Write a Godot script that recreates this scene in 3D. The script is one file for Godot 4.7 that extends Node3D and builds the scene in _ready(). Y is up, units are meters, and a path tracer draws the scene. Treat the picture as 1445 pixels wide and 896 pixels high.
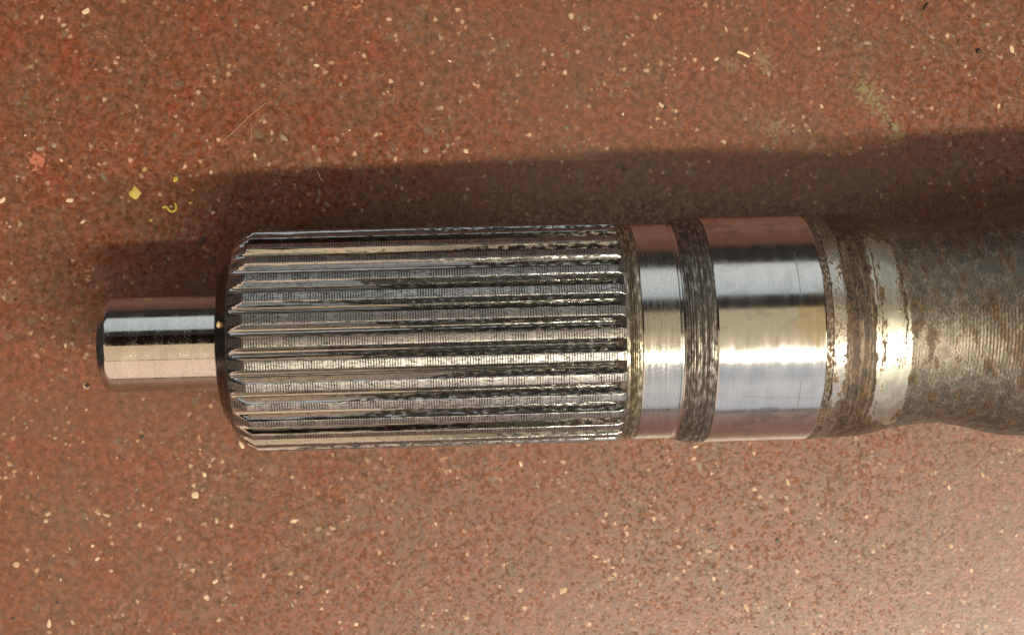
extends Node3D
# A splined steel shaft lying on a red aggregate floor, seen from above. x runs along the shaft, y is up, +z is the near side.
# "px" below is a length unit of the shaft drawing: 155 px = 16 mm.
const K := 0.016 / 155.0
const AXIS := 171.0            # height of the shaft's axis above the floor at x = 0, px
const LIFT := deg_to_rad(3.3)  # the shaft rises to the right, where a flange outside the picture carries it
const LENS := 1900.0           # focal length in photograph pixels
const DIST := 1906.0           # camera above the axis, px
const TILT := deg_to_rad(2.17)
const ROLL := deg_to_rad(1.5)
const TILE := 0.2              # metres of floor per texture repeat
const TILE_X := -0.093
const TILE_Z := -0.1

var cam_pos := Vector3.ZERO
var cam_right := Vector3.RIGHT
var cam_up := Vector3.UP
var cam_fwd := Vector3.DOWN
var rng := RandomNumberGenerator.new()
var names := {}


func _ready() -> void:
	rng.seed = 7
	make_camera()
	make_environment()
	make_lights()
	make_floor()
	make_shaft()
	make_litter()
	make_phone()


# ---------------------------------------------------------------- camera and light
func make_camera() -> void:
	cam_fwd = Vector3(sin(TILT), -cos(TILT), 0)
	var r0 := Vector3(cos(TILT), sin(TILT), 0)
	var u0 := Vector3(0, 0, -1)
	cam_right = r0 * cos(ROLL) - u0 * sin(ROLL)
	cam_up = r0 * sin(ROLL) + u0 * cos(ROLL)
	var tip := Basis(Vector3.BACK, LIFT)
	cam_fwd = tip * cam_fwd
	cam_right = tip * cam_right
	cam_up = tip * cam_up
	cam_pos = Vector3(0, AXIS * K, 0) + tip * Vector3(0, DIST * K, -24.0 * K)
	var c := Camera3D.new()
	c.name = "camera"
	c.fov = rad_to_deg(2.0 * atan(448.0 / LENS))
	c.near = 0.01
	c.far = 60.0
	c.transform = Transform3D(Basis(cam_right, cam_up, -cam_fwd), cam_pos)
	add_child(c)
	c.current = true


func make_environment() -> void:
	var e := Environment.new()
	e.background_mode = Environment.BG_COLOR
	e.background_color = Color(0.24, 0.22, 0.205)
	e.tonemap_mode = Environment.TONE_MAPPER_LINEAR
	e.tonemap_exposure = 1.0
	e.sdfgi_enabled = true
	e.ssao_enabled = true
	e.ssil_enabled = true
	var w := WorldEnvironment.new()
	w.name = "environment"
	w.environment = e
	add_child(w)


# A rectangle that gives off light: a frame of four bars round a glowing pane, and an area light of the same size just in front of it.
func lit_panel(called: String, label: String, category: String, at: Vector3, towards: Vector3, size: Vector2, color: Color, glow: float, lamp: float, frame_color: Color, frame_name: String, pane_name: String) -> void:
	var o := thing(called, label, category)
	var z := (at - towards).normalized()   # local +z points away from what it lights
	var x := Vector3.UP.cross(z)
	x = Vector3.RIGHT if x.length() < 0.01 else x.normalized()
	if absf(z.dot(Vector3.UP)) > 0.5 and absf(z.x) < 0.3:
		x = Vector3.RIGHT
	var y := z.cross(x).normalized()
	x = y.cross(z).normalized()
	o.transform = Transform3D(Basis(x, y, z), at)
	var pm := StandardMaterial3D.new()
	pm.albedo_color = Color(0.5, 0.5, 0.5)
	pm.roughness = 0.6
	pm.emission_enabled = true
	pm.emission = color
	pm.emission_energy_multiplier = glow
	var b := BoxMesh.new()
	b.size = Vector3(size.x, size.y, 0.02)
	part(o, pane_name, b, pm, Vector3(0, 0, 0.012))
	var fm := plain(frame_color, 0.6, 0.0)
	var t := 0.05
	for s: float in [-1.0, 1.0]:
		var h := BoxMesh.new()
		h.size = Vector3(size.x + 2.0 * t, t, 0.06)
		part(o, frame_name, h, fm, Vector3(0, s * (size.y + t) / 2.0, 0.02))
		var v := BoxMesh.new()
		v.size = Vector3(t, size.y, 0.06)
		part(o, frame_name, v, fm, Vector3(s * (size.x + t) / 2.0, 0, 0.02))
	var l := AreaLight3D.new()
	l.name = "light"
	l.area_size = size
	l.area_normalize_energy = false
	l.light_color = color
	l.light_energy = lamp / PI
	l.shadow_enabled = true
	l.area_range = 8.0
	o.add_child(l, true)
	l.position = Vector3(0, 0, -0.004)


func make_lights() -> void:
	# glow and lamp are radiances: of the pane as it looks, and of the light in front of it
	var bar := Color(0.35, 0.33, 0.3)
	lit_panel("ceiling_lamp", "long fluorescent lamp hung over the near right side of the floor", "ceiling lamp", Vector3(1.47, 2.2, 1.12), Vector3(1.47, 0, 0.0), Vector2(2.8, 0.1), Color(1.0, 0.95, 0.86), 12.0, 128.0, Color(0.8, 0.8, 0.78), "lamp_housing", "lamp_diffuser")
	lit_panel("added_panel", "added cream glowing skylight overhead between two others", "panel", Vector3(0.48, 2.5, 0.12), Vector3(0.48, 0, 0.12), Vector2(1.15, 2.0), Color(1.0, 0.92, 0.76), 0.3, 0.42, bar, "frame", "glow_pane")  # unseen panel, added so the steel mirrors a bright cream ceiling
	lit_panel("added_panel", "brightest added skylight overhead on the right, under open sky", "panel", Vector3(2.0, 2.5, 0.95), Vector3(2.0, 0, 0.95), Vector2(1.7, 1.3), Color(1.0, 0.94, 0.84), 0.7, 4.2, bar, "frame", "glow_pane")  # extra panel added overhead to strengthen the glare on the near right floor
	lit_panel("added_panel", "added pinkish cream glowing skylight overhead on the left", "panel", Vector3(-1.3, 2.5, 0.9), Vector3(-1.3, 0, 0.9), Vector2(2.2, 2.0), Color(1.0, 0.88, 0.72), 0.3, 0.65, bar, "frame", "glow_pane")  # unseen panel added to give the spigot its cream reflection
	lit_panel("far_window", "wide daylit window beyond the far side of the shaft", "window", Vector3(0.1, 1.95, -2.0), Vector3(0.1, 1.95, 0.0), Vector2(4.6, 2.2), Color(0.92, 0.97, 1.0), 0.3, 0.5, bar, "frame", "glow_pane")
	lit_panel("near_window", "tall daylit window at the near right of the shaft", "window", Vector3(1.25, 1.5, 2.0), Vector3(1.25, 1.5, 0.0), Vector2(2.8, 2.8), Color(0.92, 0.95, 1.0), 0.25, 0.45, bar, "frame", "glow_pane")
	lit_panel("added_pink_panel", "added pinkish cream glowing panel at the near left of the shaft", "window", Vector3(-1.4, 1.3, 2.0), Vector3(-1.4, 1.3, 0.0), Vector2(2.4, 2.4), Color(1.0, 0.85, 0.75), 0.35, 0.9, bar, "frame", "glow_pane")  # made-up glowing panel, added for the pink band mirrored in the spigot


# ---------------------------------------------------------------- helpers
func numbered(called: String) -> String:
	var n: int = names.get(called, 0)
	names[called] = n + 1
	return called if n == 0 else "%s_%03d" % [called, n]


func thing(called: String, label: String, category: String, group := "") -> Node3D:
	var o := Node3D.new()
	o.name = numbered(called)
	add_child(o)
	o.set_meta("label", label)
	o.set_meta("category", category)
	if group != "":
		o.set_meta("group", group)
	return o


func part(parent: Node3D, called: String, mesh: Mesh, m: Material, at := Vector3.ZERO) -> MeshInstance3D:
	var o := MeshInstance3D.new()
	o.name = called
	o.mesh = mesh
	o.material_override = m
	o.position = at
	parent.add_child(o, true)
	return o


func plain(c: Color, rough: float, metal: float) -> StandardMaterial3D:
	var m := StandardMaterial3D.new()
	m.albedo_color = c
	m.roughness = rough
	m.metallic = metal
	return m


func noise(freq: float, sd: int, octaves := 3) -> FastNoiseLite:
	var n := FastNoiseLite.new()
	n.noise_type = FastNoiseLite.TYPE_SIMPLEX
	n.frequency = freq
	n.seed = sd
	n.fractal_type = FastNoiseLite.FRACTAL_FBM if octaves > 1 else FastNoiseLite.FRACTAL_NONE
	n.fractal_octaves = octaves
	return n


func tex(w: int, h: int, data: PackedByteArray, one := false) -> ImageTexture:
	return ImageTexture.create_from_image(Image.create_from_data(w, h, false, Image.FORMAT_L8 if one else Image.FORMAT_RGB8, data))


# where the sight line through a photograph pixel meets the plane y = height
func seen(px: float, py: float, height := 0.0) -> Vector3:
	var d := cam_fwd * LENS + cam_right * (px - 722.5) - cam_up * (py - 448.0)
	return cam_pos + d * ((height - cam_pos.y) / d.y)


# x along the axis (px) of a station whose outline stands at photograph column px
func ax(px: float) -> float:
	return DIST * tan(atan((px - 722.5) / LENS) + TILT)


func mesh_from(v: PackedVector3Array, n: PackedVector3Array, uv: PackedVector2Array, idx: PackedInt32Array) -> ArrayMesh:
	var a := []
	a.resize(Mesh.ARRAY_MAX)
	a[Mesh.ARRAY_VERTEX] = v
	a[Mesh.ARRAY_NORMAL] = n
	a[Mesh.ARRAY_TEX_UV] = uv
	a[Mesh.ARRAY_INDEX] = idx
	var m := ArrayMesh.new()
	m.add_surface_from_arrays(Mesh.PRIMITIVE_TRIANGLES, a)
	return m


# Turned part: profile points (x, r) in px; angle 0 is up, +90 degrees towards +z. u runs over u_from..u_to, v = 0.5 at the top.
func lathe(profile: Array, u_from: float, u_to: float, segs := 240, crease := 32.0) -> ArrayMesh:
	var v := PackedVector3Array()
	var nn := PackedVector3Array()
	var uv := PackedVector2Array()
	var idx := PackedInt32Array()
	profile = tightened(profile)
	var count := profile.size()
	var seg_n: Array[Vector2] = []
	for i in count - 1:
		var d: Vector2 = (profile[i + 1] - profile[i]).normalized()
		seg_n.append(Vector2(-d.y, d.x))
	var cc := cos(deg_to_rad(crease))
	for i in count - 1:
		var base := v.size()
		for e in 2:
			var p: Vector2 = profile[i + e]
			var nrm := seg_n[i]
			var other := i - 1 if e == 0 else i + 1
			if other >= 0 and other < count - 1 and seg_n[other].dot(nrm) > cc:
				nrm = (nrm + seg_n[other]).normalized()
			for s in segs + 1:
				var a := TAU * (float(s) / segs - 0.5)
				v.append(Vector3(p.x, p.y * cos(a), p.y * sin(a)) * K)
				nn.append(Vector3(nrm.x, nrm.y * cos(a), nrm.y * sin(a)))
				uv.append(Vector2((p.x - u_from) / (u_to - u_from), float(s) / segs))
		for s in segs:
			var a0 := base + s
			var b0 := base + segs + 1 + s
			idx.append_array([a0, b0, b0 + 1, a0, b0 + 1, a0 + 1])
	return mesh_from(v, nn, uv, idx)


# extra rings close to the ends of long stretches, so that bevels do not bend their shading
func tightened(profile: Array) -> Array:
	var out: Array = [profile[0]]
	for i in profile.size() - 1:
		var a: Vector2 = profile[i]
		var b: Vector2 = profile[i + 1]
		var d := a.distance_to(b)
		if d > 6.0:
			out.append(a + (b - a) * (0.8 / d))
			out.append(b - (b - a) * (0.8 / d))
		out.append(b)
	return out


func groove(out: Array, x0: float, r0: float, x1: float, r1: float, pitch: float, depth: float, sd: int) -> void:
	var n := noise(0.9, sd, 1)
	var steps := int((x1 - x0) / pitch * 4.0)
	for i in steps + 1:
		var t := float(i) / steps
		var x := lerpf(x0, x1, t)
		var edge := minf(minf(t, 1.0 - t) * 12.0, 1.0)
		out.append(Vector2(x, lerpf(r0, r1, t) + edge * depth * (0.65 + 0.6 * n.get_noise_1d(floorf(i / 4.0) * 7.3)) * cos(PI * 0.5 * i)))


# ---------------------------------------------------------------- floor
func make_floor() -> void:
	var S := 2048
	var blotch: PackedByteArray = noise(0.006, 11, 4).get_seamless_image(S, S).get_data()
	var fine: PackedByteArray = grains(0.22, 12).get_seamless_image(S, S).get_data()
	var mid: PackedByteArray = noise(0.05, 13, 3).get_seamless_image(S, S).get_data()
	var data := PackedByteArray()
	data.resize(S * S * 3)
	var j := 0
	for i in S * S:
		var f := fine[i] - 128
		var b := blotch[i] - 128
		var m := mid[i] - 128
		var t := f * 0.07 + m * 0.12
		var red := b * 0.09 + m * 0.07
		data[j] = clampi(int(105 + t + red * 0.45), 0, 255)
		data[j + 1] = clampi(int(63 + t * 0.85 - red * 0.4), 0, 255)
		data[j + 2] = clampi(int(43 + t * 0.75 - red * 0.45), 0, 255)
		j += 3
	# embedded fines, each a little irregular blot
	var kinds := [
		[24000, 0.8, 1.8, Color8(152, 108, 84), 0.32],
		[9000, 1.0, 2.4, Color8(78, 46, 33), 0.25],
		[9000, 2.0, 6.0, Color8(100, 84, 66), 0.34],
		[4500, 2.5, 8.0, Color8(134, 68, 44), 0.3],
		[2600, 1.2, 3.4, Color8(58, 42, 34), 0.75],
		[9000, 1.2, 2.8, Color8(172, 134, 108), 0.6],
		[4600, 1.4, 4.2, Color8(200, 174, 144), 0.75],
		[2600, 2.5, 5.0, Color8(132, 112, 92), 0.55],
		[1500, 3.0, 6.5, Color8(104, 102, 86), 0.55],
	]
	var clump := noise(0.008, 18, 3)
	for k: Array in kinds:
		for i in int(k[0]):
			var bx := rng.randf() * S
			var by := rng.randf() * S
			if clump.get_noise_2d(bx, by) * 1.6 + 0.45 < rng.randf() * 0.8 and k[1] > 1.1:
				continue
			blot(data, S, bx, by, rng.randf_range(k[1], k[2]), k[3], k[4] * rng.randf_range(0.5, 1.0))
	# stains seen in the photograph: greenish grey dirt at the far right, oil by the near right
	stain(data, S, [[1222, 125, 20], [1232, 140, 18], [1245, 155, 12], [1252, 168, 9], [1262, 182, 11], [1268, 194, 12]], Color8(120, 104, 72), 0.72, 21)
	stain(data, S, [[1076, 82, 15], [1082, 95, 13], [1030, 92, 12], [1092, 180, 14]], Color8(126, 108, 82), 0.6, 22)
	stain(data, S, [[1375, 655, 26], [1400, 645, 30], [1425, 655, 20], [1345, 668, 14], [1335, 730, 13]], Color8(92, 62, 44), 0.6, 23)
	stain(data, S, [[12, 412, 14], [385, 664, 11], [196, 665, 9], [30, 560, 11]], Color8(124, 104, 82), 0.5, 24)
	stain(data, S, [[52, 227, 13], [505, 10, 6]], Color8(182, 112, 88), 0.75, 25)
	var m := StandardMaterial3D.new()
	m.albedo_texture = tex(S, S, data)
	var lump_map := lumps(S)
	m.roughness = 1.0
	m.roughness_texture = tex(S, S, gloss(S), true)
	m.roughness_texture_channel = BaseMaterial3D.TEXTURE_CHANNEL_RED
	m.metallic_specular = 0.6
	m.heightmap_enabled = true
	m.heightmap_texture = tex(S, S, lump_map, true)
	m.heightmap_scale = 0.0024
	var half := 3.0
	var v := PackedVector3Array([Vector3(-half, 0, -half), Vector3(half, 0, -half), Vector3(half, 0, half), Vector3(-half, 0, half)])
	var uv := PackedVector2Array()
	for p in v:
		uv.append(Vector2((p.x - TILE_X) / TILE, (p.z - TILE_Z) / TILE))
	var up := Vector3.UP
	var o := MeshInstance3D.new()
	o.name = "floor"
	o.mesh = mesh_from(v, PackedVector3Array([up, up, up, up]), uv, PackedInt32Array([0, 1, 2, 0, 2, 3]))
	o.material_override = m
	o.set_meta("kind", "structure")
	o.set_meta("label", "red brown aggregate floor with pale and grey grains")
	add_child(o)
	chips(o)


# grains: one tone per grain, or (edges) the distance to the middle of the grain
func grains(freq: float, sd: int, edges := false) -> FastNoiseLite:
	var n := FastNoiseLite.new()
	n.noise_type = FastNoiseLite.TYPE_CELLULAR
	n.frequency = freq
	n.seed = sd
	n.fractal_type = FastNoiseLite.FRACTAL_NONE
	n.cellular_jitter = 1.0
	n.cellular_return_type = FastNoiseLite.RETURN_DISTANCE if edges else FastNoiseLite.RETURN_CELL_VALUE
	return n


func lumps(S: int) -> PackedByteArray:
	var a: PackedByteArray = grains(0.19, 14, true).get_seamless_image(S, S).get_data()
	var b: PackedByteArray = noise(0.03, 15, 3).get_seamless_image(S, S).get_data()
	for i in S * S:
		a[i] = ((255 - a[i]) + b[i]) >> 1
	return a


# worn floor: polished grains among duller binder
func gloss(S: int) -> PackedByteArray:
	var a: PackedByteArray = grains(0.19, 14).get_seamless_image(S, S).get_data()
	var b: PackedByteArray = grains(0.3, 16).get_seamless_image(S, S).get_data()
	for i in S * S:
		a[i] = clampi(int(86.0 + 0.30 * (a[i] - 128) + 0.12 * (b[i] - 128)), 48, 200)
	return a


func blot(data: PackedByteArray, S: int, cx: float, cy: float, r: float, c: Color, strength: float) -> void:
	var stretch := rng.randf_range(0.75, 1.3)
	var ang := rng.randf() * TAU
	var ca := cos(ang)
	var sa := sin(ang)
	var ph := rng.randf() * TAU
	var tint := rng.randf_range(0.88, 1.1)
	var R := int(ceil(r * 1.5))
	for dy in range(-R, R + 1):
		for dx in range(-R, R + 1):
			var x := (dx * ca + dy * sa) * stretch
			var y := (-dx * sa + dy * ca) / stretch
			var d := sqrt(x * x + y * y) / (r * (1.0 + 0.18 * sin(3.0 * atan2(y, x) + ph)))
			if d > 1.15:
				continue
			var w := strength * clampf((1.15 - d) * 2.2, 0.0, 1.0)
			var i := 3 * (posmod(int(cy) + dy, S) * S + posmod(int(cx) + dx, S))
			data[i] = int(lerpf(data[i], minf(c.r8 * tint, 255.0), w))
			data[i + 1] = int(lerpf(data[i + 1], minf(c.g8 * tint, 255.0), w))
			data[i + 2] = int(lerpf(data[i + 2], minf(c.b8 * tint, 255.0), w))


func stain(data: PackedByteArray, S: int, spots: Array, c: Color, strength: float, sd: int) -> void:
	var n := noise(0.09, sd, 4)
	for s: Array in spots:
		var p := seen(s[0], s[1])
		var cx := (p.x - TILE_X) / TILE * S
		var cy := (p.z - TILE_Z) / TILE * S
		var r: float = s[2] * 1.15
		var R := int(r * 1.6)
		for dy in range(-R, R + 1):
			for dx in range(-R, R + 1):
				var d := sqrt(dx * dx + dy * dy) / r + n.get_noise_2d(cx + dx, cy + dy) * 1.3
				var w := strength * clampf((0.8 - d) * 4.0, 0.0, 1.0)
				if w <= 0.0:
					continue
				var i := 3 * (posmod(int(cy) + dy, S) * S + posmod(int(cx) + dx, S))
				data[i] = int(lerpf(data[i], c.r8, w))
				data[i + 1] = int(lerpf(data[i + 1], c.g8, w))
				data[i + 2] = int(lerpf(data[i + 2], c.b8, w))


# A worn stone: an irregular low dome, radius 1, height h.
func pebble(sides: int, h: float, sd: int, long := 1.0, rag := 0.0) -> ArrayMesh:
	var r := RandomNumberGenerator.new()
	r.seed = sd
	var st := SurfaceTool.new()
	st.begin(Mesh.PRIMITIVE_TRIANGLES)
	st.set_smooth_group(0)
	var rings := [[1.0, -0.3], [0.92, 0.55], [0.6, 0.95]]
	var pts := []
	var wob: Array[float] = []
	for s in sides:
		wob.append(r.randf_range(0.72 - rag, 1.12))
	for k: Array in rings:
		var row := []
		for s in sides:
			var a := TAU * s / sides
			var w: float = wob[s] * k[0]
			row.append(Vector3(cos(a) * w * long, k[1] * h * r.randf_range(0.9 - rag, 1.1), sin(a) * w / long))
		pts.append(row)
	for k in rings.size() - 1:
		for s in sides:
			var t := (s + 1) % sides
			for p: Vector3 in [pts[k][s], pts[k + 1][t], pts[k][t], pts[k][s], pts[k + 1][s], pts[k + 1][t]]:
				st.add_vertex(p)
	for s in sides:
		for p: Vector3 in [pts[2][s], Vector3(0, h, 0), pts[2][(s + 1) % sides]]:
			st.add_vertex(p)
	st.generate_normals()
	return st.commit()


func chips(floor_node: Node3D) -> void:
	var shapes: Array[ArrayMesh] = []
	for i in 8:
		shapes.append(pebble(7 + i % 3, 0.10, 40 + i, 1.0 + 0.12 * (i % 4)))
	var mats: Array[StandardMaterial3D] = []
	for c: Color in [Color8(194, 170, 140), Color8(172, 144, 114), Color8(134, 116, 96), Color8(104, 94, 78), Color8(164, 122, 98), Color8(62, 46, 38)]:
		mats.append(plain(c, 0.45, 0.0))
	# stones that can be picked out in the photograph: column, row, radius (px), colour
	var known := [[120, 16, 7, 0], [58, 24, 4, 0], [2, 283, 6, 0], [290, 843, 5, 0], [292, 845, 4, 1], [300, 300, 4, 0], [116, 313, 4, 0], [97, 283, 6, 0], [298, 487, 3, 2], [446, 92, 4, 0],
		[657, 213, 5, 0], [656, 279, 6, 2], [634, 86, 3, 0], [548, 27, 5, 1], [530, 190, 4, 1], [297, 243, 4, 0], [22, 797, 6, 1], [275, 699, 7, 0], [305, 735, 5, 1], [288, 670, 5, 0],
		[415, 735, 6, 0], [326, 742, 4, 0], [149, 727, 5, 1], [68, 880, 6, 0], [303, 821, 5, 0], [340, 628, 6, 0], [806, 22, 6, 1], [825, 40, 5, 2], [885, 52, 4, 2], [1012, 83, 4, 0],
		[933, 148, 5, 0], [992, 97, 4, 1], [1022, 200, 5, 1], [1225, 60, 6, 2], [1338, 50, 5, 1], [1429, 70, 6, 0], [1156, 68, 4, 0], [1065, 75, 3, 0], [1316, 52, 5, 2], [1000, 228, 3, 0],
		[448, 283, 5, 2], [450, 272, 5, 2], [461, 289, 5, 2], [1314, 259, 4, 1], [1110, 247, 4, 1], [795, 833, 8, 1], [840, 785, 5, 1], [1112, 680, 6, 1], [1343, 770, 6, 1], [1388, 670, 5, 1],
		[1054, 858, 7, 1], [1180, 764, 3, 0], [735, 655, 5, 0], [1040, 640, 4, 5], [1098, 763, 6, 5], [1003, 748, 6, 5], [1004, 770, 7, 3], [1275, 750, 7, 3], [80, 851, 4, 5], [80, 140, 3, 2],
		[1160, 150, 4, 0], [800, 150, 4, 2], [720, 230, 6, 2], [600, 212, 6, 2], [400, 195, 6, 2], [370, 120, 5, 2], [55, 210, 6, 2], [75, 205, 5, 2], [145, 250, 7, 3], [120, 545, 6, 1]]
	var spots := []
	for k: Array in known:
		spots.append(k)
	for i in 190:
		var roll := rng.randf()
		var kind := 0 if roll < 0.2 else (1 if roll < 0.4 else (2 if roll < 0.62 else (3 if roll < 0.82 else (4 if roll < 0.92 else 5))))
		spots.append([rng.randf_range(-20, 1465), rng.randf_range(-15, 911), rng.randf_range(1.8, 4.6), kind])
	for s: Array in spots:
		var p := seen(s[0], s[1])
		var o := MeshInstance3D.new()
		o.name = "stone_chip"
		o.mesh = shapes[rng.randi() % shapes.size()]
		o.material_override = mats[s[3]]
		var r: float = s[2] * K * 1.08 * 0.8
		o.transform = Transform3D(Basis(Vector3.UP, rng.randf() * TAU).scaled(Vector3(r, minf(r, 0.0004), r)), p)
		floor_node.add_child(o, true)


# ---------------------------------------------------------------- shaft
func make_shaft() -> void:
	var shaft := thing("splined_shaft", "machined steel shaft with a splined end lying across the red floor", "shaft")
	shaft.transform = Transform3D(Basis(Vector3.BACK, LIFT), Vector3(0, AXIS * K, 0))

	# bright ground spigot at the left end
	var polished := polished_material("spigot", 31, 0.12, false)
	var x0 := ax(150.0)
	var x1 := ax(162.0)
	var xs := ax(322.0)
	part(shaft, "spigot", lathe([Vector2(x0, 0.0), Vector2(x0, 60.5), Vector2(x0 + 1.2, 61.8), Vector2(x1 - 2.0, 66.4), Vector2(x1, 67.3), Vector2(x1 + 3.0, 67.5), Vector2(xs + 4.0, 67.5)], x0, xs), polished)

	# splined barrel
	var xr := ax(343.0)
	var xt := ax(366.0)
	var xe := ax(868.0)
	var root := 143.1
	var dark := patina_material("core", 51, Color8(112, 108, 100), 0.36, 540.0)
	part(shaft, "shoulder", lathe([Vector2(xs - 2.0, 60.0), Vector2(xs - 2.0, 104.0), Vector2(xs - 1.0, 108.0), Vector2(xs + 2.0, 112.5), Vector2(xr - 2.4, 139.6)], xs, xr), patina_material("shoulder", 56, Color8(64, 62, 64), 0.2, 30.0))
	var core_pts: Array = [Vector2(xr - 2.5, 139.5), Vector2(xr + 1.0, 141.8), Vector2(xr + 7.0, root)]
	for i in 9:
		var t := i / 8.0
		core_pts.append(Vector2(xe - 24.0 + 22.0 * t, root + 9.0 * (1.0 - cos(t * PI * 0.5))))
	core_pts.append(Vector2(xe + 1.0, 151.6))
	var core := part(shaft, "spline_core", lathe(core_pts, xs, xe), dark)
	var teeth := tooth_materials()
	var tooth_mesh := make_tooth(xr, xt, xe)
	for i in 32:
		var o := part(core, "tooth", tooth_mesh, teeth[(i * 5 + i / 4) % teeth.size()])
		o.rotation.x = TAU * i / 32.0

	# turned collar behind the teeth
	var xc := ax(886.0)
	var ribbed := patina_material("collar", 52, Color8(136, 130, 114), 0.34, 20.0)
	var pts: Array = [Vector2(xe, 150.0)]
	groove(pts, xe + 0.5, 151.8, xc, 152.3, 2.9, 0.55, 3)
	pts.append(Vector2(xc + 0.6, 151.6))
	part(shaft, "turned_collar", lathe(pts, xe, xc, 240, 75.0), ribbed)

	# ground land
	var xl := ax(937.0)
	var ground := polished_material("land", 32, 0.18, true)
	part(shaft, "ground_land", lathe([Vector2(xc + 0.5, 151.0), Vector2(xc + 1.0, 152.6), Vector2(xc + 2.0, 153.2), Vector2(xl - 1.0, 153.2), Vector2(xl, 152.8), Vector2(xl + 1.2, 151.6), Vector2(xl + 3.6, 151.2), Vector2(xl + 5.2, 152.4), Vector2(xl + 6.0, 152.6)], xc, xl), ground)

	# rough turned band rising to the bearing seat
	var xb := ax(983.0)
	var band := patina_material("band", 53, Color8(104, 100, 95), 0.42, 46.0)
	pts = [Vector2(xl + 5.8, 151.0), Vector2(xl + 6.2, 153.0)]
	groove(pts, xl + 6.6, 153.2, xl + 20.0, 158.6, 3.0, 0.5, 5)
	groove(pts, xl + 21.0, 159.0, xb - 1.0, 159.4, 3.0, 0.55, 6)
	pts.append(Vector2(xb - 0.4, 158.6))
	part(shaft, "turned_band", lathe(pts, xl + 6.0, xb, 240, 75.0), band)

	# bearing seat
	var xw := ax(1124.0)
	part(shaft, "bearing_seat", lathe([Vector2(xb - 0.6, 157.5), Vector2(xb + 0.2, 159.4), Vector2(xb + 1.6, 160.0), Vector2(xw - 1.0, 160.0), Vector2(xw + 0.5, 159.4), Vector2(xw + 1.0, 157.0)], xb, xw), seat_material(xb, xw))

	# rusted shoulder, fillet, waist and swelling beyond
	var xz := ax(1560.0)
	var body: Array = [Vector2(xw + 0.6, 157.0), Vector2(xw + 1.2, 158.2), Vector2(xw + 9.5, 158.2), Vector2(xw + 10.5, 159.3)]
	for k: Array in [[1150, 159.5], [1151, 158.6], [1170, 158.4], [1192, 158.0], [1202, 157.0], [1212, 155.2], [1224, 152.6], [1236, 149.8], [1250, 147.2], [1266, 145.0], [1284, 143.2], [1300, 142.5], [1312, 142.6], [1326, 144.0], [1340, 146.4], [1356, 150.2], [1372, 154.6], [1390, 159.4], [1404, 162.0], [1420, 163.8], [1440, 164.8], [1470, 165.3], [1560, 165.6]]:
		body.append(Vector2(ax(k[0]), k[1]))
	part(shaft, "rusted_body", lathe(body, xw, xz, 300), body_material(xw, xz))
	var x9 := 2150.0
	part(shaft, "flanged_shank", lathe([Vector2(xz - 0.5, 165.5), Vector2(1990.0, 165.6), Vector2(1994.0, 168.0), Vector2(1995.0, 282.0), Vector2(1999.0, 286.0), Vector2(2046.0, 286.0), Vector2(2050.0, 282.0), Vector2(2051.0, 168.0), Vector2(x9, 165.0), Vector2(x9 + 4.0, 161.0), Vector2(x9 + 4.0, 0.0)], xz, x9), patina_material("shank", 54, Color8(84, 72, 60), 0.55, 750.0))
	# cream crumb stuck in the corner behind the spigot
	var crumb := part(shaft, "stuck_crumb", pebble(7, 0.9, 91), plain(Color8(200, 178, 130), 0.6, 0.0))
	crumb.transform = Transform3D(Basis(Vector3.RIGHT, -0.32).scaled(Vector3(4.0, 4.0, 5.0) * K), Vector3(xs + 8.0, 124.0 * cos(0.2), -124.0 * sin(0.2)) * K)


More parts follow.
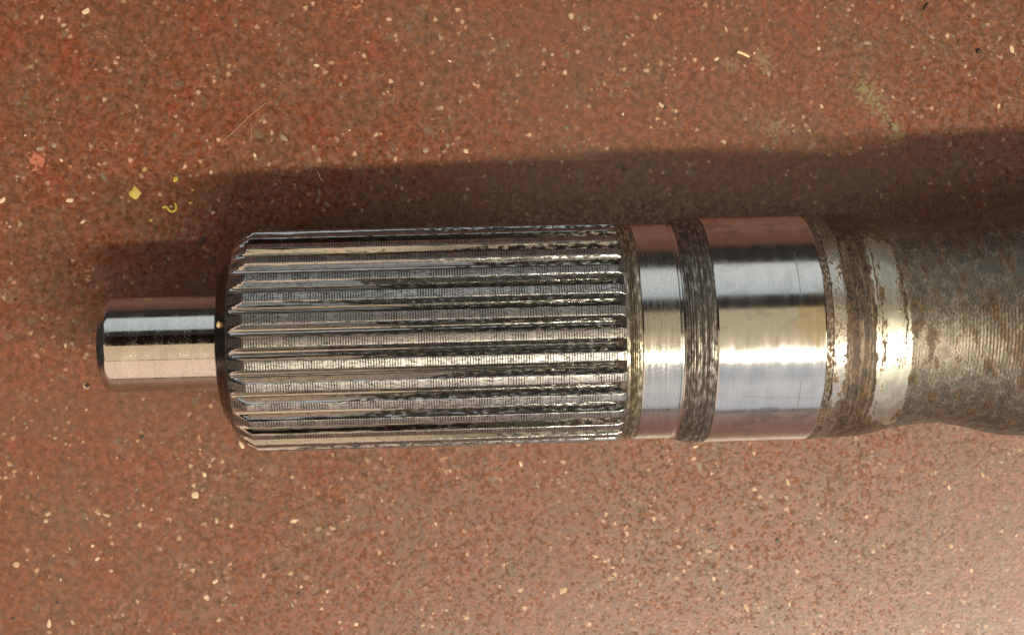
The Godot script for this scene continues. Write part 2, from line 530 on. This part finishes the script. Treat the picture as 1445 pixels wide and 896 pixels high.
func make_tooth(xr: float, xt: float, xe: float) -> ArrayMesh:
	# half profile: distance to the side and radius, px
	var half := [Vector2(0, 155.0), Vector2(3.2, 154.97), Vector2(5.4, 154.85), Vector2(6.1, 154.5), Vector2(6.7, 153.5), Vector2(7.4, 152.2), Vector2(8.6, 149.6), Vector2(9.8, 147.0), Vector2(10.5, 145.6), Vector2(11.3, 144.7), Vector2(12.6, 144.0), Vector2(14.2, 143.8), Vector2(14.6, 141.5)]
	var prof: Array[Vector2] = []
	for i in range(half.size() - 1, 0, -1):
		prof.append(Vector2(-half[i].x, half[i].y))
	for h: Vector2 in half:
		prof.append(h)
	var xs: Array[float] = [xr, xr + 1.0, xr + 4.0, xr + 9.0, xr + 15.0, xt - 1.5, xt, xt + 2.0]
	var x := xt + 12.0
	while x < xe - 20.0:
		xs.append(x)
		x += 12.0
	xs.append_array([xe - 14.0, xe - 9.0, xe - 7.0, xe - 4.0, xe - 1.5, xe])
	var wob := noise(0.012, 77, 2)
	var cols := prof.size()
	var grid := []
	for xi in xs:
		var cap := 155.0
		if xi < xt + 2.0:
			cap = minf(155.2, 142.0 + (xi - xr) / (xt - xr) * 13.0)
		if xi > xe - 9.0:
			cap = 155.0 - (xi - xe + 9.0) * 0.46
		var row: Array[Vector3] = []
		for p in prof:
			var r := minf(p.y, cap)
			var side := p.x + 0.25 * wob.get_noise_2d(xi, p.x * 20.0)
			row.append(Vector3(xi, r, side))
		grid.append(row)
	var v := PackedVector3Array()
	var nn := PackedVector3Array()
	var uv := PackedVector2Array()
	var idx := PackedInt32Array()
	for i in xs.size():
		for c in cols:
			var p: Vector3 = grid[i][c]
			var dx: Vector3 = grid[mini(i + 1, xs.size() - 1)][c] - grid[maxi(i - 1, 0)][c]
			var dc: Vector3 = grid[i][mini(c + 1, cols - 1)] - grid[i][maxi(c - 1, 0)]
			var n := dc.cross(dx).normalized()
			if n.y < 0.0:
				n = -n
			v.append(p * K)
			nn.append(n)
			uv.append(Vector2((p.x - xr) / (xe - xr), clampf((prof[c].x + 14.6) / 29.2, 0.01, 0.99)))
	for i in xs.size() - 1:
		for c in cols - 1:
			var a := i * cols + c
			idx.append_array([a, a + cols, a + cols + 1, a, a + cols + 1, a + 1])
	return mesh_from(v, nn, uv, idx)


func tooth_materials() -> Array[StandardMaterial3D]:
	var W := 2048
	var H := 128
	var N := 6
	var col := PackedByteArray()
	var orm := PackedByteArray()
	var hgt := PackedByteArray()
	col.resize(W * H * N * 3)
	orm.resize(W * H * N * 3)
	hgt.resize(W * H * N)
	var grime := noise(0.05, 61, 4)
	var streak := noise(1.0, 62, 3)
	var speck := noise(0.16, 63, 2)
	var cut := noise(0.012, 64, 2)
	var pxx := 525.0 / W
	for k in N:
		var wear := PackedFloat32Array()
		var clean := PackedInt32Array()
		for x in W:
			wear.append(cut.get_noise_2d(x * 0.6, k * 300.0))
		for y in H:
			var s := (y + 0.5) / H * 29.2 - 14.6
			var sa := absf(s)
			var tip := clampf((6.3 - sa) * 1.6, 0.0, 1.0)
			clean.append(0)
			clean[y] = int((150.0 + 170.0 * cut.get_noise_2d(y * 0.9, k * 130.0 + 40.0)) / pxx) + 200
			for x in W:
				var px := x * pxx
				var g := grime.get_noise_2d(x * 0.3, y * 1.6 + k * 500.0)
				var sp := speck.get_noise_2d(x * 0.7, y * 1.5 + k * 700.0)
				var st := streak.get_noise_2d(x * 0.004, y * 0.11 + k * 90.0)
				# turning marks across the crest: thin cut lines, each with its own depth
				var line := px / 3.5 + 0.1 * sp
				var li := floorf(line)
				var ph := line - li
				var amp := 0.8 + 0.28 * sin(li * 12.9898 + k * 4.1) * sin(li * 3.7)
				amp = clampf(amp + wear[x] * 1.0, 0.0, 1.0)
				var cutline := tip * amp * clampf(1.0 - absf(ph - 0.5) * 2.8, 0.0, 1.0)
				var dirt := clampf((g + 0.5 * sp + (0.0 if sa < 6.4 else 0.28) * st - (0.2 if sa < 6.4 else (-0.42 if x > clean[y] else 0.5))) * (2.4 if sa < 6.4 else 1.8), 0.0, 1.0)  # oily grime; on flanks and roots it also paints in groove shade
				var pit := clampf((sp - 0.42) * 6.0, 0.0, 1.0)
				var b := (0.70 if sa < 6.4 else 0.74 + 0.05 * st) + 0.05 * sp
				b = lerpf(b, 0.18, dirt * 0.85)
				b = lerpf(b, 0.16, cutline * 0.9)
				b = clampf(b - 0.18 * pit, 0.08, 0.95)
				var i := (k * H + y) * W + x
				col[i * 3] = int(b * 255.0)
				col[i * 3 + 1] = int(b * 251.0)
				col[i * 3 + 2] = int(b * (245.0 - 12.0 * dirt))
				orm[i * 3] = 255
				orm[i * 3 + 1] = int(255.0 * clampf((0.38 if sa < 6.0 else 0.13) + 0.25 * dirt + 0.03 * g + 0.15 * cutline, 0.06, 0.9))
				orm[i * 3 + 2] = int(255.0 * (1.0 - 0.2 * dirt - 0.1 * cutline))
				hgt[i] = clampi(int(150.0 - 95.0 * cutline + (3.0 * sp - 14.0 * pit) * (1.0 if sa < 6.4 else (0.5 if x > clean[y] else 0.0))), 0, 255)
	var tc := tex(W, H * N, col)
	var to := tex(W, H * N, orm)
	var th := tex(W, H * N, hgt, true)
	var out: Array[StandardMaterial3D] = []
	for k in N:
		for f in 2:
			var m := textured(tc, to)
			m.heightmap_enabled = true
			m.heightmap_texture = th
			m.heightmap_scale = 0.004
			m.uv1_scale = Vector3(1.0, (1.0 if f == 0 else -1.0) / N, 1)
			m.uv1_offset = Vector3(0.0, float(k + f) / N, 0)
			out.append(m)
	return out


func textured(albedo: Texture2D, orm: Texture2D) -> StandardMaterial3D:
	var m := StandardMaterial3D.new()
	m.albedo_texture = albedo
	if orm:
		m.roughness = 1.0
		m.roughness_texture = orm
		m.roughness_texture_channel = BaseMaterial3D.TEXTURE_CHANNEL_GREEN
		m.metallic = 1.0
		m.metallic_texture = orm
		m.metallic_texture_channel = BaseMaterial3D.TEXTURE_CHANNEL_BLUE
	return m


# dull dark steel with oxide mottling
func patina_material(called: String, sd: int, c: Color, rough: float, long: float) -> StandardMaterial3D:
	var S := 512
	var a := noise(0.03, sd, 4)
	var b := noise(0.13, sd + 100, 2)
	var col := PackedByteArray()
	var orm := PackedByteArray()
	col.resize(S * S * 3)
	orm.resize(S * S * 3)
	for y in S:
		for x in S:
			var px := x * long / S
			var p := a.get_noise_2d(px * 3.6, y * 2.6)
			var q := b.get_noise_2d(px * 2.0, y * 1.9)
			var d := clampf((p + 0.45 * q - 0.12) * 6.0, 0.0, 1.0)
			var l := clampf((-p + 0.4 * q - 0.2) * 6.0, 0.0, 1.0)
			var k := 1.0 - 0.4 * d + 0.38 * l
			var i := 3 * (y * S + x)
			col[i] = clampi(int(c.r8 * k), 0, 255)
			col[i + 1] = clampi(int(c.g8 * k), 0, 255)
			col[i + 2] = clampi(int(c.b8 * k * (1.0 - 0.06 * d)), 0, 255)
			orm[i] = 255
			orm[i + 1] = int(255.0 * clampf(rough + 0.22 * d - 0.05 * l + 0.08 * q, 0.05, 1.0))
			orm[i + 2] = int(255.0 * (0.9 - 0.45 * d))
	var m := textured(tex(S, S, col), tex(S, S, orm))
	m.resource_name = called
	return m


# ground bright steel: very fine scratches round the shaft, a few smudges and specks
func polished_material(called: String, sd: int, rough: float, brushed: bool) -> StandardMaterial3D:
	var S := 512
	var sm := noise(0.012, sd, 3)
	var sc := noise(0.8, sd + 7, 2)
	var dust := noise(0.2, sd + 9, 2)
	var col := PackedByteArray()
	var orm := PackedByteArray()
	var hgt := PackedByteArray()
	col.resize(S * S * 3)
	orm.resize(S * S * 3)
	hgt.resize(S * S)
	for y in S:
		for x in S:
			var p := sm.get_noise_2d(x, y)
			var s := sc.get_noise_2d(x * 0.9, y * 0.01)
			var d := clampf((dust.get_noise_2d(x, y * 1.6) - 0.8) * 12.0, 0.0, 1.0)
			var scuff := clampf((dust.get_noise_2d(x * 0.25 + 300.0, y * 2.4) - 0.5) * 8.0, 0.0, 1.0)
			var b := 0.76 + 0.03 * p + 0.03 * s - 0.1 * scuff
			var i := y * S + x
			col[i * 3] = int(255.0 * (b - 0.1 * d))
			col[i * 3 + 1] = int(252.0 * (b - 0.1 * d))
			col[i * 3 + 2] = int(244.0 * (b - 0.12 * d))
			orm[i * 3] = 255
			orm[i * 3 + 1] = int(255.0 * clampf(rough + 0.07 * p + 0.03 * s + 0.4 * d + 0.18 * scuff, 0.04, 1.0))
			orm[i * 3 + 2] = int(255.0 * (1.0 - 0.5 * d))
			hgt[i] = clampi(int(128.0 + 100.0 * s), 0, 255)
	var m := textured(tex(S, S, col), tex(S, S, orm))
	m.heightmap_enabled = brushed
	if brushed:
		m.heightmap_texture = tex(S, S, hgt, true)
		m.heightmap_scale = 0.0006
	m.anisotropy_enabled = true
	m.anisotropy = 0.6
	m.resource_name = called
	return m


func seat_material(xb: float, xw: float) -> StandardMaterial3D:
	var W := 512
	var H := 1024
	var sm := noise(0.012, 33, 3)
	var sc := noise(0.8, 34, 2)
	var am := noise(0.02, 35, 3)
	var col := PackedByteArray()
	var orm := PackedByteArray()
	var hgt := PackedByteArray()
	col.resize(W * H * 3)
	orm.resize(W * H * 3)
	hgt.resize(W * H)
	for y in H:
		var a := (float(y) / H - 0.5) * 360.0
		for x in W:
			var px := float(x) / W * (xw - xb)
			var left := (xw - xb) - px
			var p := sm.get_noise_2d(x, y)
			var s := sc.get_noise_2d(x * 0.9, y * 0.008)
			var n := am.get_noise_2d(x * 0.7, y)
			# amber varnish of old oil near the right edge of the top face
			var amber := clampf((1.0 - pow(absf(a + 4.0) / 17.0, 2.0) - left / 52.0 + 0.5 * n) * 1.5, 0.0, 1.0)
			# a witness line and a few faint scores
			var line := 0.0
			if absf(left - 32.0) < 0.7 and (absf(a + 28.0) < 12.0 or absf(a - 40.0) < 14.0):
				line = 0.4
			if absf(a - 33.0 - 0.02 * px) < 0.35 and left < 95.0 + 30.0 * n:
				line = maxf(line, 0.16)
			var smear := clampf((sm.get_noise_2d(x * 0.35, y * 2.2 + 900.0) - 0.2) * 5.0, 0.0, 1.0) * (1.0 if absf(a - 48.0) < 7.0 or absf(a + 62.0) < 9.0 else 0.25)
			var b := 0.76 + 0.03 * p + 0.035 * s - 0.35 * line - 0.08 * smear
			var i := y * W + x
			col[i * 3] = int(255.0 * b)
			col[i * 3 + 1] = int(252.0 * b * (1.0 - 0.05 * amber))
			col[i * 3 + 2] = int(246.0 * b * (1.0 - 0.17 * amber))
			orm[i * 3] = 255
			orm[i * 3 + 1] = int(255.0 * clampf(0.18 + 0.04 * p + 0.03 * s + 0.25 * line + 0.12 * smear, 0.05, 1.0))
			orm[i * 3 + 2] = int(255.0 * (1.0 - 0.3 * line))
			hgt[i] = clampi(int(128.0 + 100.0 * s - 60.0 * line), 0, 255)
	var m := textured(tex(W, H, col), tex(W, H, orm))
	m.heightmap_enabled = true
	m.heightmap_texture = tex(W, H, hgt, true)
	m.heightmap_scale = 0.0006
	m.anisotropy_enabled = true
	m.anisotropy = 0.7
	m.resource_name = "bearing seat"
	return m


func body_material(xw: float, xz: float) -> StandardMaterial3D:
	var W := 1024
	var H := 1024
	var ragged := noise(0.03, 41, 4)
	var streak := noise(1.0, 42, 3)
	var patch := noise(0.012, 43, 4)
	var grit := noise(0.1, 44, 3)
	var col := PackedByteArray()
	var orm := PackedByteArray()
	var hgt := PackedByteArray()
	col.resize(W * H * 3)
	orm.resize(W * H * 3)
	hgt.resize(W * H)
	# station positions in px from the start of the part
	var q := func(px: float) -> float: return ax(px) - xw
	var s1: float = q.call(1135.0)
	var s2: float = q.call(1151.0)
	var s3: float = q.call(1190.0)
	var s4: float = q.call(1197.0)
	var s5: float = q.call(1204.0)
	var s6: float = q.call(1238.0)
	var s7: float = q.call(1372.0)
	for y in H:
		var a := (float(y) / H - 0.5) * 360.0
		for x in W:
			var px := float(x) / W * (xz - xw)
			var rg := ragged.get_noise_2d(px * 1.6, y)
			var gr := grit.get_noise_2d(px * 2.3, y)
			var pt := patch.get_noise_2d(px * 2.3, y)
			var st := streak.get_noise_2d(px * 0.17 + 0.3 * rg, y * 0.0045)
			var e := px + 3.0 * rg + 1.5 * gr
			var rust := 0.0     # brown scale
			var grey := 0.0     # dull grey skin
			if e < s1 - 1.0:
				rust = clampf(0.9 + gr, 0.0, 1.0)
			elif e < s2:
				rust = clampf((gr + 0.7 * rg - 0.25) * 3.0, 0.18, 0.9)
			elif e < s3:
				rust = clampf((st * 1.5 + 0.3 * gr + 0.72) * 2.2, 0.7, 1.0)
			elif e < s4:
				rust = clampf((st + 0.5 * gr + 0.1) * 2.0, 0.0, 1.0)
			elif e < s5:
				rust = clampf((0.35 - absf(a + 8.0) / 60.0 + 0.9 * rg + 0.3 * gr) * 3.0, 0.0, 1.0)
			else:
				rust = clampf((gr + pt - 0.7) * 2.0, 0.0, 1.0)
			# scale creeps over the shoulder on both flanks
			if px > s1 and px < s6 + 12.0:
				var up := -a - 40.0 + 22.0 * pt + 10.0 * rg
				var down := a - 50.0 - (px - s5) * 0.25 + 20.0 * pt + 10.0 * rg
				rust = maxf(rust, clampf(maxf(up, down) * 0.25, 0.0, 1.0) * (0.75 if px < s2 else 0.95))
			# brown spots on the fillet, upper half
			if px > s6 - 20.0 and px < s6 + 4.0:
				var edge := clampf(1.0 - absf(px - (s6 - 8.0) + 6.0 * rg) / 7.0, 0.0, 1.0)
				rust = maxf(rust, clampf((edge * 1.5 - 0.35 + 1.2 * gr - clampf((a + 8.0) / 14.0, 0.0, 2.0)) * 5.0, 0.0, 1.0))
			if e > s6 - clampf((-a - 5.0) * 0.25, 0.0, 12.0):
				grey = 1.0
				var more := clampf((px - s7) / 30.0, 0.0, 1.0) * 0.35
				rust = 0.85 * clampf((pt * 1.5 + 0.4 * gr + 0.3 * rg - 0.30 + more) * 2.2, 0.0, 1.0)
			var br := (0.80 if px < s2 else 0.70) + 0.04 * gr + 0.08 * rg
			var cr := 255.0 * br
			var cg := 250.0 * br
			var cb := 240.0 * br * (0.95 if px > s2 else 1.0)
			if grey > 0.0:
				var g := 0.41 + 0.06 * gr + 0.05 * rg + 0.05 * pt
				var light := clampf((rg + gr * 0.8 - 0.42) * 6.0, 0.0, 1.0)
				g = lerpf(g, 0.5, light)
				cr = 255.0 * g
				cg = 241.0 * g
				cb = 216.0 * g
			var dk := 0.8 + 0.4 * gr + 0.3 * rg
			var warm := clampf(0.5 + 1.4 * pt + 0.8 * st, 0.0, 1.0)
			cr = lerpf(cr, lerpf(78.0, 88.0, warm) * dk, rust)
			cg = lerpf(cg, lerpf(62.0, 67.0, warm) * dk, rust)
			cb = lerpf(cb, lerpf(46.0, 46.0, warm) * dk, rust)
			var i := y * W + x
			col[i * 3] = clampi(int(cr), 0, 255)
			col[i * 3 + 1] = clampi(int(cg), 0, 255)
			col[i * 3 + 2] = clampi(int(cb), 0, 255)
			var ro := lerpf(lerpf(0.2 if px < s2 else 0.4, 0.5 + 0.12 * gr, grey), 0.55 + 0.2 * gr, rust)
			orm[i * 3] = 255
			orm[i * 3 + 1] = int(255.0 * clampf(ro, 0.06, 1.0))
			orm[i * 3 + 2] = int(255.0 * clampf(lerpf(lerpf(1.0, 0.85, grey), 0.25, rust), 0.0, 1.0))
			# tool marks round the waist
			var mark := 0.0
			if grey > 0.0:
				var ph := fposmod(px / 4.4 + (y - 512.0) * 0.004 + 0.15 * gr, 1.0)
				mark = (absf(ph - 0.5) * 4.0 - 1.0) * clampf((0.75 - absf(a - 6.0) / 32.0 + 0.7 * rg) * 3.0, 0.0, 1.0)
			hgt[i] = clampi(int(118.0 + 40.0 * mark + 36.0 * gr * maxf(grey, rust) + 40.0 * rust * rg + 24.0 * rust), 0, 255)
	var m := textured(tex(W, H, col), tex(W, H, orm))
	m.heightmap_enabled = true
	m.heightmap_texture = tex(W, H, hgt, true)
	m.heightmap_scale = 0.012
	m.resource_name = "rusted steel"
	return m


# ---------------------------------------------------------------- litter on the floor
func tag(o: Node3D, label: String, category: String, group := "") -> void:
	o.set_meta("label", label)
	o.set_meta("category", category)
	if group != "":
		o.set_meta("group", group)


func lump(called: String, label: String, category: String, px: float, py: float, size: Vector3, turn: float, c: Color, rough: float, sd: int, group := "") -> void:
	var o := MeshInstance3D.new()
	o.name = numbered(called)
	o.mesh = pebble(13, 1.0, sd, 1.0, 0.18)
	o.material_override = plain(c, rough, 0.0)
	var p := seen(px, py)
	o.transform = Transform3D(Basis(Vector3.UP, turn) * Basis.from_scale(size * K * 1.08), p)
	add_child(o)
	tag(o, label, category, group)


# A thin bent strand through photograph pixels, lying on the floor.
func strand(called: String, label: String, category: String, pts: Array, radius: float, lift: float, c: Color, group := "") -> void:
	var curve := Curve3D.new()
	for i in pts.size():
		var p := seen(pts[i][0], pts[i][1])
		p.y = (radius * 0.8 + (lift if i > 0 and i < pts.size() - 1 else 0.0)) * K
		var a := seen(pts[maxi(i - 1, 0)][0], pts[maxi(i - 1, 0)][1])
		var b := seen(pts[mini(i + 1, pts.size() - 1)][0], pts[mini(i + 1, pts.size() - 1)][1])
		curve.add_point(p, (a - b) / 6.0, (b - a) / 6.0)
	var n := 40
	var sides := 8
	var v := PackedVector3Array()
	var nn := PackedVector3Array()
	var uv := PackedVector2Array()
	var idx := PackedInt32Array()
	var length := curve.get_baked_length()
	for i in n + 1:
		var t := float(i) / n
		var p := curve.sample_baked(t * length, true)
		var d := (curve.sample_baked(minf(t + 0.02, 1.0) * length, true) - curve.sample_baked(maxf(t - 0.02, 0.0) * length, true)).normalized()
		var side := d.cross(Vector3.UP).normalized()
		var up := side.cross(d)
		var r := radius * K * clampf(minf(t, 1.0 - t) * 12.0, 0.15, 1.0)
		for s in sides:
			var ang := TAU * s / sides
			var o := side * cos(ang) + up * sin(ang)
			v.append(p + o * r)
			nn.append(o)
			uv.append(Vector2(t, float(s) / sides))
	for i in n:
		for s in sides:
			var a0 := i * sides + s
			var a1 := i * sides + (s + 1) % sides
			idx.append_array([a0, a1 + sides, a0 + sides, a0, a1, a1 + sides])
	var node := MeshInstance3D.new()
	node.name = numbered(called)
	node.mesh = mesh_from(v, nn, uv, idx)
	node.material_override = plain(c, 0.5, 0.0)
	add_child(node)
	tag(node, label, category, group)


func make_litter() -> void:
	var yellow := Color8(196, 172, 66)
	lump("paint_flake", "largest yellow paint flake, left of the shaft's shadow", "paint flake", 190, 271, Vector3(10, 2.4, 11), 0.3, Color8(190, 170, 78), 0.6, 71)
	lump("paint_flake", "small yellow flake up and to the right of the largest one", "paint flake", 247, 253, Vector3(3.6, 1.8, 5.5), -0.4, yellow, 0.6, 72)
	strand("paint_curl", "curled yellow paint shaving in the edge of the shadow", "paint curl", [[228, 294], [234, 292], [240, 298], [247, 297], [248, 290], [245, 286]], 2.0, 1.0, yellow)
	lump("paint_flake", "yellow speck by itself to the right of the curl, higher of two", "paint flake", 271, 268, Vector3(2.2, 1.2, 2.2), 0.2, Color8(206, 168, 74), 0.6, 73)
	lump("paint_flake", "pale yellow crumbs right of the curl, lower of two", "paint flake", 268, 286, Vector3(4.0, 1.2, 1.8), 0.3, Color8(188, 164, 84), 0.6, 74)
	lump("paint_flake", "yellow crumb under the curl, nearest the spigot", "paint flake", 212, 311, Vector3(3.2, 1.2, 2.4), 0.8, Color8(184, 158, 78), 0.6, 75)
	lump("paint_flake", "dull yellow smudge of paint above the largest flake", "paint flake", 203, 238, Vector3(4.5, 0.6, 4.0), 0.8, Color8(150, 128, 70), 0.7, 76)
	strand("fibre", "long pale fibre lying above the shaft's shadow", "fibre", [[305, 203], [322, 192], [340, 175], [356, 160], [378, 143]], 0.6, 1.0, Color8(158, 122, 96))
	strand("fibre", "short pale fibre at the edge of the shadow above the spline", "fibre", [[448, 242], [451, 250], [456, 257]], 0.9, 1.0, Color8(206, 176, 140))
	strand("fibre", "faint short fibre beside the long pale one", "fibre", [[353, 172], [354, 185], [353, 203]], 0.7, 0.6, Color8(150, 122, 96))
	strand("splinter", "straw coloured splinter near the top right", "splinter", [[1040, 73], [1048, 76], [1058, 81]], 2.3, 0.3, Color8(222, 196, 150))
	strand("splinter", "tiny dark sliver at the top edge on the right", "splinter", [[1310, 4], [1307, 9], [1304, 14]], 1.6, 0.3, Color8(48, 34, 26))
	lump("grit", "black grit grain on the open floor at the top right", "grit", 1381, 72, Vector3(5.0, 3.2, 4.6), 0.5, Color8(34, 24, 20), 0.5, 81)
	lump("grit", "dark green stone in the shadow beside the spline's corner", "grit", 286, 338, Vector3(6.5, 2.5, 6.5), 0.2, Color8(52, 48, 36), 0.45, 82)
	lump("grit", "dark grain under the spigot's left end", "grit", 122, 544, Vector3(4.8, 2.2, 3.4), 0.2, Color8(44, 32, 26), 0.5, 83)
	lump("dirt_clump", "grey dirt clump at the edge of the shadow on the right", "dirt clump", 1262, 180, Vector3(7, 4.5, 10), 0.6, Color8(128, 114, 86), 0.8, 84)
	lump("dirt_clump", "flat greenish grey dirt clump above the other one", "dirt clump", 1219, 124, Vector3(9, 2.2, 11), 0.9, Color8(122, 108, 76), 0.85, 85)
	var o := thing("dirt_crust", "ragged dirt crust joining the two grey clumps", "dirt crust")
	o.position = seen(1243, 153)
	var dm := plain(Color8(126, 112, 86), 0.85, 0.0)
	for k: Array in [[1228, 133, 4.5], [1234, 139, 5.0], [1240, 146, 4.0], [1243, 153, 3.2], [1248, 158, 3.6], [1252, 164, 2.6], [1256, 170, 3.4], [1224, 146, 2.4], [1233, 152, 2.0], [1262, 196, 2.8], [1270, 190, 2.4]]:
		var c := part(o, "crust_grain", pebble(9, 1.0, int(k[0]), 1.0, 0.35), dm)
		c.transform = Transform3D(Basis.from_scale(Vector3(k[2], k[2] * 0.4, k[2] * 1.2) * K * 1.08), seen(k[0], k[1]) - o.position)


# ---------------------------------------------------------------- the phone the picture is taken with, mirrored dark in the steel
func make_phone() -> void:
	var o := thing("phone", "dark phone held flat above the shaft", "phone")
	var st := SurfaceTool.new()
	st.begin(Mesh.PRIMITIVE_TRIANGLES)
	var pts := PackedVector2Array()
	var w := 0.0735
	var h := 0.038
	var r := 0.009
	for c in 4:
		var sx := 1.0 if c == 0 or c == 3 else -1.0
		var sy := 1.0 if c < 2 else -1.0
		for k in 7:
			var a := PI * 0.5 * (c + k / 6.0)
			pts.append(Vector2(sx * (w - r) + r * cos(a), sy * (h - r) + r * sin(a)))
	var box := CSGPolygon3D.new()
	box.name = "phone_body"
	box.polygon = pts
	box.depth = 0.008
	box.rotation.x = -PI / 2.0
	box.material = plain(Color8(30, 29, 30), 0.35, 0.0)
	o.add_child(box)
	o.transform = Transform3D(Basis(Vector3.BACK, LIFT), cam_pos + Basis(Vector3.BACK, LIFT) * Vector3(0.030 - w, 0.004, 0.008 - h))
	var ring := TorusMesh.new()
	ring.inner_radius = 0.005
	ring.outer_radius = 0.0075
	ring.rings = 24
	ring.ring_segments = 10
	part(o, "lens_ring", ring, plain(Color8(60, 60, 62), 0.3, 1.0), Vector3(w - 0.030, -0.0005, h - 0.008))
